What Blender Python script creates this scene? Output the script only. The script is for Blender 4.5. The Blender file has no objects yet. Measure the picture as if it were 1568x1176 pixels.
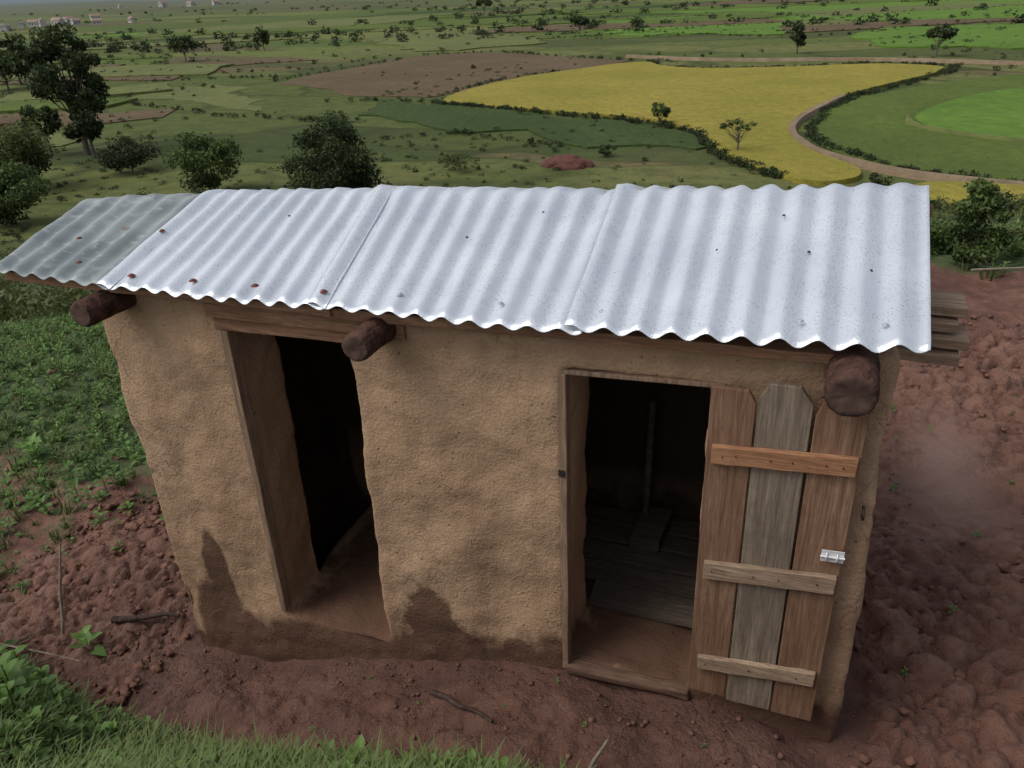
import bpy, bmesh, math, random
import numpy as np
from mathutils import Vector, Matrix
random.seed(7); R=np.random.default_rng(11)
scn=bpy.context.scene
# ------------------------------------------------------------ helpers
def link(o,parent=None):
    scn.collection.objects.link(o)
    if parent: o.parent=parent
    return o
def empty(name,loc=(0,0,0)):
    o=bpy.data.objects.new(name,None); o.empty_display_size=.2; o.location=loc; return link(o)
def meshobj(name,V,F,mat=None,parent=None,smooth=False,tint=None,mi=None):
    me=bpy.data.meshes.new(name)
    me.from_pydata([tuple(v) for v in V],[],[tuple(f) for f in F]); me.update()
    o=bpy.data.objects.new(name,me)
    for m in (mat if isinstance(mat,(list,tuple)) else [mat]):
        if m: me.materials.append(m)
    if mi is not None: me.polygons.foreach_set('material_index',mi)
    if smooth: me.polygons.foreach_set('use_smooth',[True]*len(me.polygons))
    return link(o,parent)
def fastmesh(name,V,F,mats,parent=None,smooth=False,tint=None,mi=None):
    V=np.asarray(V,dtype=np.float32);F=np.asarray(F,dtype=np.int32);k=F.shape[1]
    me=bpy.data.meshes.new(name)
    me.vertices.add(len(V)); me.vertices.foreach_set('co',V.ravel())
    me.loops.add(F.size); me.loops.foreach_set('vertex_index',F.ravel())
    me.polygons.add(len(F)); me.polygons.foreach_set('loop_start',np.arange(0,F.size,k,dtype=np.int32))
    me.polygons.foreach_set('loop_total',np.full(len(F),k,dtype=np.int32))
    for m in mats: me.materials.append(m)
    if mi is not None: me.polygons.foreach_set('material_index',np.asarray(mi,dtype=np.int32))
    me.polygons.foreach_set('use_smooth',np.full(len(F),smooth))
    me.update(calc_edges=True)
    if tint is not None:
        a=me.attributes.new('tint','FLOAT','POINT'); a.data.foreach_set('value',np.asarray(tint,dtype=np.float32))
    o=bpy.data.objects.new(name,me); return link(o,parent)
def hsh(ix,iy,s):
    n=(ix*374761393+iy*668265263+s*974634777)&0xffffffff
    n=((n^(n>>13))*1274126177)&0xffffffff
    return ((n^(n>>16))&0xffff)/65535.0
def vnoise(x,y,s=0):
    x=np.asarray(x,float);y=np.asarray(y,float)
    ix=np.floor(x).astype(np.int64);iy=np.floor(y).astype(np.int64);fx=x-ix;fy=y-iy
    fx=fx*fx*(3-2*fx);fy=fy*fy*(3-2*fy)
    a=hsh(ix,iy,s);b=hsh(ix+1,iy,s);c=hsh(ix,iy+1,s);d=hsh(ix+1,iy+1,s)
    return (a*(1-fx)+b*fx)*(1-fy)+(c*(1-fx)+d*fx)*fy
def fbm(x,y,o=4,s=0):
    t=0;a=.5
    for i in range(o): t=t+a*(vnoise(x,y,s+i)-.5)*2; x=np.asarray(x)*2.03+3.1;y=np.asarray(y)*2.03+1.7;a*=.5
    return t
def domes(x,y,cell,s):
    """fused lumps of earth: highest of randomly placed domes"""
    gx=x/cell;gy=y/cell;ix=np.floor(gx).astype(np.int64);iy=np.floor(gy).astype(np.int64);h=np.zeros_like(gx)
    for a in (-1,0,1):
        for b in (-1,0,1):
            jx=ix+a;jy=iy+b; px=jx+hsh(jx,jy,s);py=jy+hsh(jx,jy,s+1); r=.25+.65*hsh(jx,jy,s+2)**1.5
            an=6.28*hsh(jx,jy,s+3); dx=gx-px;dy=gy-py; u=(dx*np.cos(an)+dy*np.sin(an));v=(-dx*np.sin(an)+dy*np.cos(an))*1.45
            h=np.maximum(h,np.sqrt(np.maximum(0,r*r-u*u-v*v))*.8)
    return h*cell
def sst(a,b,x):
    t=np.clip((x-a)/(b-a),0,1); return t*t*(3-2*t)
# ------------------------------------------------------------ materials
def newmat(name):
    m=bpy.data.materials.new(name); m.use_nodes=True; nt=m.node_tree; nt.nodes.clear()
    return m,nt
def nd(nt,t,**k):
    n=nt.nodes.new(t)
    for a,b in k.items(): setattr(n,a,b)
    return n
def ramp(nt,fac,stops,interp='LINEAR'):
    r=nt.nodes.new('ShaderNodeValToRGB'); r.color_ramp.interpolation=interp
    e=r.color_ramp.elements
    while len(e)<len(stops): e.new(.5)
    for i,(p_,c) in enumerate(stops): e[i].position=p_; e[i].color=(*c,1)
    nt.links.new(fac,r.inputs[0]); return r.outputs[0]
def mix(nt,fac,a,b,mode='MIX'):
    m=nt.nodes.new('ShaderNodeMix'); m.data_type='RGBA'; m.blend_type=mode
    for s,v in ((0,fac),(6,a),(7,b)):
        if hasattr(v,'links'): nt.links.new(v,m.inputs[s])
        else: m.inputs[s].default_value=v if s==0 else (*v,1)
    return m.outputs[2]
def mth(nt,op,a,b=0.,clamp=False):
    m=nt.nodes.new('ShaderNodeMath'); m.operation=op; m.use_clamp=clamp
    for s,v in ((0,a),(1,b)):
        if hasattr(v,'links'): nt.links.new(v,m.inputs[s])
        else: m.inputs[s].default_value=v
    return m.outputs[0]
def noise(nt,vec,scale,detail=3,rough=.55,dist=0.):
    n=nd(nt,'ShaderNodeTexNoise'); n.inputs['Scale'].default_value=scale; n.inputs['Detail'].default_value=detail
    n.inputs['Roughness'].default_value=rough; n.inputs['Distortion'].default_value=dist
    if vec is not None: nt.links.new(vec,n.inputs['Vector'])
    return n.outputs[0]
def mapping(nt,vec,scale=(1,1,1),rot=(0,0,0),loc=(0,0,0)):
    m=nd(nt,'ShaderNodeMapping'); m.inputs['Scale'].default_value=scale; m.inputs['Rotation'].default_value=rot; m.inputs['Location'].default_value=loc
    nt.links.new(vec,m.inputs[0]); return m.outputs[0]
def coords(nt): return nd(nt,'ShaderNodeTexCoord').outputs['Object']
def finish(nt,col,rough=.85,metal=0.,bump=None,bstr=.3,bdist=.02,spec=.3,trans=None):
    b=nd(nt,'ShaderNodeBsdfPrincipled'); o=nd(nt,'ShaderNodeOutputMaterial')
    if hasattr(col,'links'): nt.links.new(col,b.inputs['Base Color'])
    else: b.inputs['Base Color'].default_value=(*col,1)
    for key,v in (('Roughness',rough),('Metallic',metal),('Specular IOR Level',spec)):
        if hasattr(v,'links'): nt.links.new(v,b.inputs[key])
        else: b.inputs[key].default_value=v
    if bump is not None:
        bp=nd(nt,'ShaderNodeBump'); bp.inputs['Strength'].default_value=bstr; bp.inputs['Distance'].default_value=bdist
        nt.links.new(bump,bp.inputs['Height']); nt.links.new(bp.outputs[0],b.inputs['Normal'])
    if trans:
        t=nd(nt,'ShaderNodeBsdfTranslucent')
        if hasattr(col,'links'): nt.links.new(col,t.inputs[0])
        ms=nd(nt,'ShaderNodeMixShader'); ms.inputs[0].default_value=trans
        nt.links.new(b.outputs[0],ms.inputs[1]); nt.links.new(t.outputs[0],ms.inputs[2]); nt.links.new(ms.outputs[0],o.inputs[0])
    else: nt.links.new(b.outputs[0],o.inputs[0])
BW0,BW1=(0,0,0),(1,1,1)
def mud_mat():
    m,nt=newmat('mud_plaster'); c=coords(nt)
    n1=noise(nt,c,1.6,3); n2=noise(nt,c,9,4,.6); n3=noise(nt,c,70,2,.7)
    col=ramp(nt,n1,[(.3,(.34,.215,.131)),(.55,(.41,.272,.171)),(.75,(.455,.31,.20))])
    col=mix(nt,mth(nt,'MULTIPLY',ramp(nt,n2,[(.35,BW0),(.6,BW1)]),.3),col,(.30,.19,.118))
    v=nd(nt,'ShaderNodeTexVoronoi'); v.inputs['Scale'].default_value=19; nt.links.new(c,v.inputs['Vector'])
    pit=ramp(nt,mth(nt,'ADD',v.outputs['Distance'],mth(nt,'MULTIPLY',n3,.12)),[(.13,BW1),(.21,BW0)])
    pit=mix(nt,ramp(nt,noise(nt,c,5,2),[(.47,BW0),(.58,BW1)]),BW0,pit)
    col=mix(nt,mth(nt,'MULTIPLY',pit,.85),col,(.15,.09,.052))
    col=mix(nt,mth(nt,'MULTIPLY',ramp(nt,n3,[(.45,BW0),(.7,BW1)]),.4),col,(.22,.135,.085))
    vc=nd(nt,'ShaderNodeTexVoronoi'); vc.feature='DISTANCE_TO_EDGE'; vc.inputs['Scale'].default_value=3.3
    wv=nd(nt,'ShaderNodeVectorMath',operation='MULTIPLY_ADD'); cn=nd(nt,'ShaderNodeTexNoise'); cn.inputs['Scale'].default_value=7; cn.inputs['Detail'].default_value=2
    nt.links.new(c,cn.inputs['Vector']); nt.links.new(cn.outputs['Color'],wv.inputs[0]); wv.inputs[1].default_value=(.22,.22,.22); nt.links.new(c,wv.inputs[2]); nt.links.new(wv.outputs[0],vc.inputs['Vector'])
    crk=ramp(nt,vc.outputs['Distance'],[(.0,BW1),(.016,BW0)]); crk=mix(nt,ramp(nt,n1,[(.5,BW0),(.6,BW1)]),BW0,crk)
    col=mix(nt,mth(nt,'MULTIPLY',crk,.6),col,(.13,.075,.045))
    st=noise(nt,mapping(nt,c,(7,7,.5)),1.,3)
    col=mix(nt,mth(nt,'MULTIPLY',ramp(nt,st,[(.5,BW0),(.7,BW1)]),.42),col,(.24,.15,.092))
    sp=nd(nt,'ShaderNodeSeparateXYZ'); nt.links.new(c,sp.inputs[0])
    nlow=noise(nt,mapping(nt,c,(1,1,.45)),2.6,4,.6)
    gx=mth(nt,'MINIMUM',mth(nt,'MULTIPLY',mth(nt,'ADD',sp.outputs[0],.9),.19),0.)
    rel=mth(nt,'SUBTRACT',sp.outputs[2],gx)
    damp=mth(nt,'SUBTRACT',mth(nt,'MULTIPLY',nlow,1.6),mth(nt,'ADD',mth(nt,'MULTIPLY',rel,1.9),.47))
    damp=ramp(nt,damp,[(.0,BW0),(.2,BW1)])
    def spot(x,z,rx,rz,k=.9):
        dx=mth(nt,'DIVIDE',mth(nt,'SUBTRACT',sp.outputs[0],x),rx); dz=mth(nt,'DIVIDE',mth(nt,'SUBTRACT',sp.outputs[2],z),rz)
        d=mth(nt,'ADD',mth(nt,'MULTIPLY',dx,dx),mth(nt,'MULTIPLY',dz,dz))
        d=mth(nt,'ADD',d,mth(nt,'MULTIPLY',mth(nt,'SUBTRACT',n2,.5),k))
        return ramp(nt,d,[(.65,BW1),(1.1,BW0)])
    for s in (spot(-3.13,-.0,.10,.40),spot(-3.19,-.38,.22,.40),spot(-2.95,-.58,.42,.27),spot(-1.66,.08,.18,.28,1.6),spot(-1.5,-.08,.16,.22,1.6),spot(-1.15,.0,.13,.13),spot(-2.3,-.36,.62,.27),spot(-2.3,-.14,.38,.12)):
        damp=mix(nt,1.,damp,s,'LIGHTEN')
    wet=mix(nt,n2,(.066,.033,.023),(.125,.066,.044))
    col=mix(nt,mth(nt,'MULTIPLY',damp,.9),col,wet)
    ins=mth(nt,'MULTIPLY',ramp(nt,sp.outputs[1],[(.40,BW0),(.50,BW1)]),mth(nt,'GREATER_THAN',sp.outputs[0],-3.30))  # interior shade painted into the wall colour behind the doorways
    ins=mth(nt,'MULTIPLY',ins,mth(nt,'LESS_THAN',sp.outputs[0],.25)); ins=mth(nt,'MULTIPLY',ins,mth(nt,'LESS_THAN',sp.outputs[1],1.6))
    up_=ramp(nt,sp.outputs[2],[(.0,(.35,.35,.35)),(.35,BW1)])  # painted interior shade is weaker near the floor
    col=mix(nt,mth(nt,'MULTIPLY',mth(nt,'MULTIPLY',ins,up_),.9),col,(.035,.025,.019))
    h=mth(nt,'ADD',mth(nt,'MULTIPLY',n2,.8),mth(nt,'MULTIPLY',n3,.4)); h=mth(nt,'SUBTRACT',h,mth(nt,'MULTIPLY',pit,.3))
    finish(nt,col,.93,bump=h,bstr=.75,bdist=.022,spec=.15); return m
def wood_mat(name,c1,c2,c3,axis='X',rough=.8,sc=1.):
    m,nt=newmat(name); c=coords(nt)
    s={'X':(1.0,15,15),'Z':(15,15,.8),'Y':(15,1.0,15)}[axis]; s=tuple(q*sc for q in s)
    g=noise(nt,mapping(nt,c,s),2.2,4,.65,.7); g2=noise(nt,mapping(nt,c,tuple(q*4 for q in s)),2.2,2,.7); b=noise(nt,c,3.1,2); b2=noise(nt,c,19,3,.7)
    col=ramp(nt,g,[(.3,c1),(.5,c2),(.68,c3)])
    col=mix(nt,ramp(nt,g2,[(.45,BW0),(.75,(.7,.7,.7))]),col,tuple(q*.45 for q in c1))
    col=mix(nt,mth(nt,'MULTIPLY',ramp(nt,b,[(.4,BW0),(.65,BW1)]),.5),col,c1)
    col=mix(nt,mth(nt,'MULTIPLY',ramp(nt,b2,[(.52,BW0),(.7,BW1)]),.45),col,tuple(q*.5 for q in c2))
    finish(nt,col,rough,bump=mth(nt,'ADD',g,g2),bstr=.5,bdist=.005,spec=.2); return m
def roof_mat(name,old=False):
    m,nt=newmat(name); c=coords(nt)
    n1=noise(nt,c,2.3,3); n2=noise(nt,c,14,3)
    v=nd(nt,'ShaderNodeTexVoronoi'); v.inputs['Scale'].default_value=75; nt.links.new(c,v.inputs['Vector'])
    drop=ramp(nt,v.outputs['Distance'],[(.18,BW1),(.34,BW0)])
    msk=ramp(nt,noise(nt,c,6,2),[(.34,BW0),(.5,BW1)])
    drop=mix(nt,msk,BW0,drop)
    if old:
        col=ramp(nt,n1,[(.3,(.18,.21,.215)),(.5,(.25,.28,.285)),(.7,(.32,.35,.35))])
        col=mix(nt,ramp(nt,n2,[(.55,BW0),(.7,BW1)]),col,(.38,.41,.39))
        col=mix(nt,ramp(nt,noise(nt,c,5.3,4,.7),[(.66,BW0),(.74,BW1)]),col,(.20,.15,.12))
        finish(nt,col,.6,.2,bump=n2,bstr=.15,bdist=.01,spec=.3)
    else:
        col=ramp(nt,n1,[(.3,(.67,.715,.775)),(.6,(.76,.80,.85)),(.8,(.84,.87,.90))])
        col=mix(nt,mth(nt,'MULTIPLY',drop,.6),col,(.38,.42,.48))
        col=mix(nt,mth(nt,'MULTIPLY',ramp(nt,n2,[(.55,BW0),(.8,BW1)]),.35),col,(.42,.45,.49))
        finish(nt,col,ramp(nt,n2,[(.3,(.26,)*3),(.7,(.40,)*3)]),.52,bump=mth(nt,'ADD',mth(nt,'MULTIPLY',drop,.6),mth(nt,'MULTIPLY',n1,.6)),bstr=.35,bdist=.006,spec=.5)
    return m
def leaf_mat(name,dark,light,trans=.25,rough=.55):
    m,nt=newmat(name)
    a=nd(nt,'ShaderNodeAttribute'); a.attribute_name='tint'
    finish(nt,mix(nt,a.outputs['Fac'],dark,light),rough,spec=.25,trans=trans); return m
def bark_mat(name,c1,c2):
    m,nt=newmat(name); c=coords(nt)
    n=noise(nt,c,18,4,.7); finish(nt,mix(nt,ramp(nt,n,[(.3,BW0),(.7,BW1)]),c1,c2),.9,bump=n,bstr=.9,bdist=.02,spec=.15); return m
def flat_mat(name,c1,c2,sc=3.,rough=.9,metal=0.,bs=.3,bd=.01):
    m,nt=newmat(name); c=coords(nt); n=noise(nt,c,sc,3,.65)
    finish(nt,ramp(nt,n,[(.3,c1),(.7,c2)]),rough,metal,bump=n if bs else None,bstr=bs,bdist=bd,spec=.25); return m
M_mud=mud_mat()
M_roof=roof_mat('galvanised_roof'); M_old=roof_mat('weathered_roof',True)
M_red=wood_mat('reddish_timber',(.17,.085,.05),(.28,.15,.09),(.37,.22,.14))
M_redz=wood_mat('reddish_timber_v',(.135,.072,.044),(.225,.128,.079),(.30,.19,.122),'Z')
M_grey=wood_mat('weathered_timber',(.13,.10,.074),(.215,.165,.122),(.295,.238,.182),'Z')
M_mid=wood_mat('brown_timber',(.18,.115,.075),(.28,.185,.123),(.36,.25,.168),'Z')
M_batten=wood_mat('batten_timber',(.19,.13,.085),(.31,.22,.15),(.41,.30,.21))
M_batr=wood_mat('batten_red',(.23,.11,.055),(.36,.18,.095),(.44,.25,.14))
M_plank=wood_mat('floor_plank',(.09,.07,.055),(.15,.115,.09),(.21,.17,.135))
M_bark=bark_mat('log_bark',(.018,.010,.009),(.115,.058,.042))
M_cut=flat_mat('log_end',(.03,.017,.014),(.11,.065,.048),9)
M_steel=flat_mat('zinc_latch',(.60,.60,.60),(.8,.8,.8),20,.45,.3)
M_rust=flat_mat('rusty_nail',(.10,.03,.025),(.22,.08,.06),40,.7)
M_galv=flat_mat('galv_nail',(.35,.36,.38),(.55,.56,.58),40,.5,.4)
M_iron=flat_mat('dark_iron',(.03,.025,.022),(.07,.05,.045),30,.6,.5)
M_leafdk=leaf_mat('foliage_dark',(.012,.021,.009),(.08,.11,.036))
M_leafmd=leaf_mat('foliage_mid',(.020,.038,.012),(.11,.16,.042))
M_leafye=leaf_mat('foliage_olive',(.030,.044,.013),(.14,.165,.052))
M_weed=leaf_mat('weed_leaf',(.030,.066,.016),(.18,.31,.075),.3)
M_grass=leaf_mat('grass_blade',(.040,.068,.018),(.19,.25,.08),.3)
M_trunk=bark_mat('tree_bark',(.05,.042,.033),(.16,.135,.11))
M_stick=bark_mat('dry_stick',(.14,.11,.08),(.32,.27,.21))
M_dkstick=bark_mat('wet_stick',(.03,.02,.016),(.09,.06,.05))
M_clod=flat_mat('soil_clod',(.085,.038,.028),(.21,.108,.076),9,.92,bs=.7,bd=.02)
# ------------------------------------------------------------ terrain
VAL=-14.
def foot(x):
    return np.interp(x,[-6,-4.8,-4,-3,-2.2,-1,1,3,6],[-.74,-.58,-.66,-.78,-.82,-.75,-.70,-1.1,-2.])
def ground(x,y,detail=True):
    x=np.asarray(x,float);y=np.asarray(y,float)
    gx=np.interp(x,[-30,-8,-5,-3.4,-2.9,-1.96,-.9,-.3,.43,2,6,30],[-1.6,-.95,-.75,-.62,-.57,-.27,-.02,.0,-.09,-.1,-.05,.3])
    s=-.368*x+.93*(y+2.85)
    t=np.maximum(0,s-8.5); sl=np.interp(x,[-25,-4],[.245,.30]); z=gx-sl*t*t/(t+2.)
    rough=sst(3,14,s)
    z=z+fbm(x*.35,y*.35,4,5)*.5*rough*sst(0,20,s)*1.2
    k=1.0; zz=(z-VAL)/k; z=VAL+np.where(zz>20,zz,np.log1p(np.exp(np.clip(zz,-50,20))))*k
    yf=foot(x)+fbm(x*1.3,y*1.3,3,9)*.12
    z=z+np.minimum(1.6,1.0*np.maximum(0,yf-y))
    near=1-sst(12,40,np.hypot(x,y))
    z=z+near*(fbm(x*1.6,y*1.6,4,21)*.08+fbm(x*7,y*7,3,31)*.045)
    inside=(x>-3.35)&(x<.3)&(y>.12)&(y<1.6)
    z=np.where(inside,np.minimum(z,gx-.3),z)
    r=np.hypot(x,y)
    z=z+sst(900,3500,r)*(18+55*np.maximum(0,fbm(x/900.,y/900.,4,3)+.15))+sst(700,1200,r)*6*np.maximum(0,fbm(x/160.,y/160.,3,13))
    az=np.arctan2(-x,y)
    z=z+sst(2500,5000,r)*sst(.55,.85,az)*50*(.6+fbm(x/1200.,y/1200.,3,77))
    return z
def g1(x,y): return float(ground(np.array([x]),np.array([y]))[0])
def grassy(x,y):
    s=-.368*x+.93*(y+2.85)
    n=fbm(x*.8,y*.8,4,51)
    left=sst(-3.9,-4.8,x+n*.6)*.60
    clodz=np.exp(-(((x+4.6)/1.2)**2+((y-.05)/1.1)**2))
    g=left-clodz*.7
    far=sst(7.2,9.2,s+n*1.2)
    g=np.maximum(g,far*.85)
    yf=foot(x)
    g=np.maximum(g,sst(-.12,.12,yf-y+n*.12)*.95*sst(.9,-.3,x))
    g=g+n*.6*(g>.05)
    return np.clip(g,0,1)
N=560
u=np.linspace(-1,1,N);kk=9.5;w=7000*np.sinh(kk*u)/np.sinh(kk)
X,Y=np.meshgrid(w-.6,w+.4); X=X.ravel();Y=Y.ravel()
Z=ground(X,Y); idx=np.arange(N*N).reshape(N,N)
F=np.stack([idx[:-1,:-1],idx[:-1,1:],idx[1:,1:],idx[1:,:-1]],-1).reshape(-1,4)
def near_mat():
    m,nt=newmat('near_ground'); c=coords(nt)
    a=nd(nt,'ShaderNodeAttribute'); a.attribute_name='grassy'
    n1=noise(nt,c,1.1,2); n2=noise(nt,c,7,6,.72)
    soil=ramp(nt,n1,[(.3,(.135,.060,.042)),(.5,(.195,.092,.063)),(.7,(.27,.148,.104))])
    soil=mix(nt,ramp(nt,n2,[(.35,BW0),(.65,(.8,.8,.8))]),soil,(.078,.035,.026))
    # crests of the churned lumps made paler, for contrast with the crevices
    a4=nd(nt,'ShaderNodeAttribute'); a4.attribute_name='crest'
    soil=mix(nt,mth(nt,'MULTIPLY',a4.outputs['Fac'],.5),soil,mix(nt,n2,(.28,.158,.115),(.20,.105,.075)))
    a2=nd(nt,'ShaderNodeAttribute'); a2.attribute_name='wet'
    soil=mix(nt,mth(nt,'MULTIPLY',a2.outputs['Fac'],.7),soil,mix(nt,n2,(.20,.11,.08),(.33,.20,.15)))
    a3=nd(nt,'ShaderNodeAttribute'); a3.attribute_name='dampg'
    soil=mix(nt,mth(nt,'MULTIPLY',a3.outputs['Fac'],.55),soil,(.066,.033,.025))
    gr=ramp(nt,n2,[(.3,(.030,.048,.015)),(.5,(.06,.085,.027)),(.72,(.12,.145,.048))])
    msk=mth(nt,'ADD',a.outputs['Fac'],mth(nt,'MULTIPLY',mth(nt,'SUBTRACT',n2,.5),1.1))
    near=mix(nt,ramp(nt,msk,[(.38,BW0),(.52,BW1)]),soil,gr)
    rg=mix(nt,mth(nt,'MULTIPLY',a2.outputs['Fac'],.8),(.75,.75,.75),(.34,.34,.34))
    finish(nt,near,rg,bump=n2,bstr=1.,bdist=.07,spec=.33); return m
def far_mat():
    m,nt=newmat('valley_ground'); c=coords(nt)
    dn=nd(nt,'ShaderNodeTexNoise'); dn.inputs['Scale'].default_value=.015; dn.inputs['Detail'].default_value=4; nt.links.new(c,dn.inputs['Vector'])
    wv=nd(nt,'ShaderNodeVectorMath',operation='MULTIPLY_ADD'); nt.links.new(dn.outputs['Color'],wv.inputs[0]); wv.inputs[1].default_value=(60,60,0); nt.links.new(c,wv.inputs[2])
    def vor(sc,rz,feat='F1'):
        v=nd(nt,'ShaderNodeTexVoronoi'); v.feature=feat; v.inputs['Scale'].default_value=1; nt.links.new(mapping(nt,wv.outputs[0],sc,(0,0,rz)),v.inputs['Vector']); return v
    def colof(v):
        s=nd(nt,'ShaderNodeSeparateColor'); nt.links.new(v.outputs['Color'],s.inputs[0]); return s.outputs[0]
    fields=ramp(nt,colof(vor((.009,.022,0),.5)),[(0,(.10,.13,.036)),(.2,(.075,.095,.03)),(.38,(.16,.19,.05)),(.52,(.14,.105,.06)),(.64,(.095,.14,.034)),(.78,(.19,.21,.06)),(.9,(.07,.085,.03))],'CONSTANT')
    plots=ramp(nt,colof(vor((.026,.06,0),.35)),[(0,(.08,.10,.03)),(.25,(.13,.145,.045)),(.45,(.165,.165,.058)),(.6,(.095,.12,.033)),(.8,(.16,.115,.062)),(.9,(.06,.08,.026))],'CONSTANT')
    edge=ramp(nt,vor((.026,.06,0),.35,'DISTANCE_TO_EDGE').outputs['Distance'],[(.0,BW1),(.045,BW0)])
    v1=noise(nt,c,.045,4,.62); v2=noise(nt,c,.35,4,.7); v3=noise(nt,c,2.5,2,.7)
    valley=ramp(nt,v1,[(.3,(.055,.075,.023)),(.45,(.10,.12,.038)),(.58,(.14,.145,.052)),(.72,(.165,.12,.068))])
    ln=nd(nt,'ShaderNodeVectorMath',operation='LENGTH'); nt.links.new(c,ln.inputs[0]); d=ln.outputs['Value']
    pf=mth(nt,'MULTIPLY',mth(nt,'MULTIPLY',mth(nt,'SUBTRACT',d,58.),.03,True),.85)
    valley=mix(nt,pf,valley,mix(nt,mth(nt,'MULTIPLY',edge,.85),plots,(.030,.043,.015)))
    fm=mth(nt,'MULTIPLY',mth(nt,'SUBTRACT',d,190.),.01,True)
    valley=mix(nt,mth(nt,'MULTIPLY',fm,.8),valley,fields)
    valley=mix(nt,mth(nt,'MULTIPLY',ramp(nt,v2,[(.42,BW0),(.66,BW1)]),.55),valley,(.035,.047,.018))
    valley=mix(nt,mth(nt,'MULTIPLY',ramp(nt,v3,[(.4,BW0),(.7,BW1)]),.4),valley,(.035,.047,.016))
    valley=mix(nt,mth(nt,'MULTIPLY',mth(nt,'SUBTRACT',d,700.),.0008,True),valley,(.11,.12,.08))  # distance haze painted into the ground colour: duller, then bluish
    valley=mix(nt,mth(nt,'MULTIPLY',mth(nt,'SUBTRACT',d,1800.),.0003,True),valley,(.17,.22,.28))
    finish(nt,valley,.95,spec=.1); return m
cxy=np.stack([X,Y],1)[F].mean(1); far=(np.hypot(cxy[:,0],cxy[:,1])>30).astype(np.int32)
M_near=near_mat()
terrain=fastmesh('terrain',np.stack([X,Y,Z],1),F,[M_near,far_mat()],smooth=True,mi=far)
def addattr(n,val,o=None):
    at=(o or terrain).data.attributes.new(n,'FLOAT','POINT'); at.data.foreach_set('value',np.clip(val,0,1).astype(np.float32))
def wetf(X,Y): return np.exp(-(((X-1.2)/.26)**2+((Y-2.9)/.85)**2))*1.2+fbm(X*3,Y*3,3,411)*.35*np.exp(-(((X-1.2)/.5)**2+((Y-2.9)/1.3)**2))
def dampf(X,Y): return sst(-5.2,-3.6,X)*sst(.9,.3,X)*sst(-1.6,-.3,Y)*sst(.9,.2,Y)
addattr('grassy',grassy(X,Y)); addattr('wet',wetf(X,Y)); addattr('dampg',dampf(X,Y))
# churned earth laid over the terrain (fine grid of fused lumps)
def churned(name,x0,x1,y0,y1,st,amp,mask):
    xs=np.arange(x0,x1,st);ys=np.arange(y0,y1,st);X,Y=np.meshgrid(xs,ys);ny,nx=X.shape;X=X.ravel();Y=Y.ravel()
    wx=X+fbm(X*9,Y*9,2,201)*.045; wy=Y+fbm(X*9,Y*9,2,205)*.045
    h=np.maximum(domes(wx,wy,.15,301)*(.3+.9*vnoise(X*1.3,Y*1.3,8)),domes(wx,wy,.07,311))+domes(wx,wy,.035,321)*.6
    hd=np.clip((h-.012)/.05,0,1)
    h=h*amp+fbm(X*30,Y*30,2,331)*.012
    mk=mask(X,Y); ed=np.minimum(np.minimum(X-x0,x1-X),np.minimum(Y-y0,y1-Y)); mk=mk*sst(0,.25,ed)
    Z=ground(X,Y)+.006+h*mk-.12*(mk<.02)-.02*(1-mk)
    i=np.arange(ny*nx).reshape(ny,nx); F=np.stack([i[:-1,:-1],i[:-1,1:],i[1:,1:],i[1:,:-1]],-1).reshape(-1,4)
    o=fastmesh(name,np.stack([X,Y,Z],1),F,[M_near],smooth=True)
    addattr('grassy',grassy(X,Y)*.8,o); addattr('wet',wetf(X,Y),o); addattr('dampg',dampf(X,Y)*.8,o); addattr('crest',hd*mk,o); return o
def mR(x,y):
    return sst(.5,.62,x)*(1-np.exp(-(((x-1.2)/.36)**2+((y-2.9)/.95)**2)))*(.3+.7*sst(-.35,.15,fbm(x*.9,y*.9,3,7)+.08))*(1-sst(5,5.8,y))
churned('churned_soil',.45,5.0,-1.2,5.9,.016,1.2,mR)
def mL(x,y): return sst(-3.5,-3.62,x+.1*fbm(x*2,y*2,2,5))*np.clip(1.2*np.exp(-(((x+4.5)/1.1)**2+((y-.05)/1.0)**2)),0,1)
churned('churned_soil',-5.8,-3.45,-1.2,1.5,.016,1.2,mL)
churned('churned_soil',-3.6,.6,-.85,-.02,.016,.40,lambda x,y: sst(-.02,-.07,y)*.9*(.35+.65*vnoise(x*2.5,y*2.5,4)))
# ------------------------------------------------------------ fields (crops standing in the valley)
def field_mat(name,c1,c2,c3,sc=.5):
    m,nt=newmat(name); c=coords(nt); n=noise(nt,c,.06,4,.65); n2=noise(nt,c,sc,5,.75)
    col=ramp(nt,n,[(.38,c1),(.62,c2)]); col=mix(nt,mth(nt,'MULTIPLY',ramp(nt,n2,[(.35,BW0),(.65,BW1)]),.8),col,c3)
    finish(nt,col,.9,bump=n2,bstr=.8,bdist=.5,spec=.15); return m
F_yel=field_mat('ripe_rice',(.255,.225,.036),(.34,.275,.05),(.175,.16,.03),.8)
F_bri=field_mat('young_rice',(.095,.18,.024),(.13,.23,.032),(.07,.13,.02))
F_olv=field_mat('green_rice',(.09,.12,.024),(.12,.165,.030),(.06,.088,.02),.8)
F_brn=field_mat('ploughed',(.12,.078,.047),(.16,.108,.064),(.075,.065,.033))
F_dk=field_mat('bean_crop',(.052,.082,.021),(.07,.105,.028),(.030,.046,.015),1.4)
F_lg=field_mat('pale_pasture',(.125,.14,.048),(.16,.175,.056),(.09,.105,.036))
F_path=field_mat('dirt_path',(.24,.17,.11),(.30,.225,.155),(.17,.13,.08))
def dec(s): return [tuple(float(q)/10 for q in t.split(',')) for t in s.split()]
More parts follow.
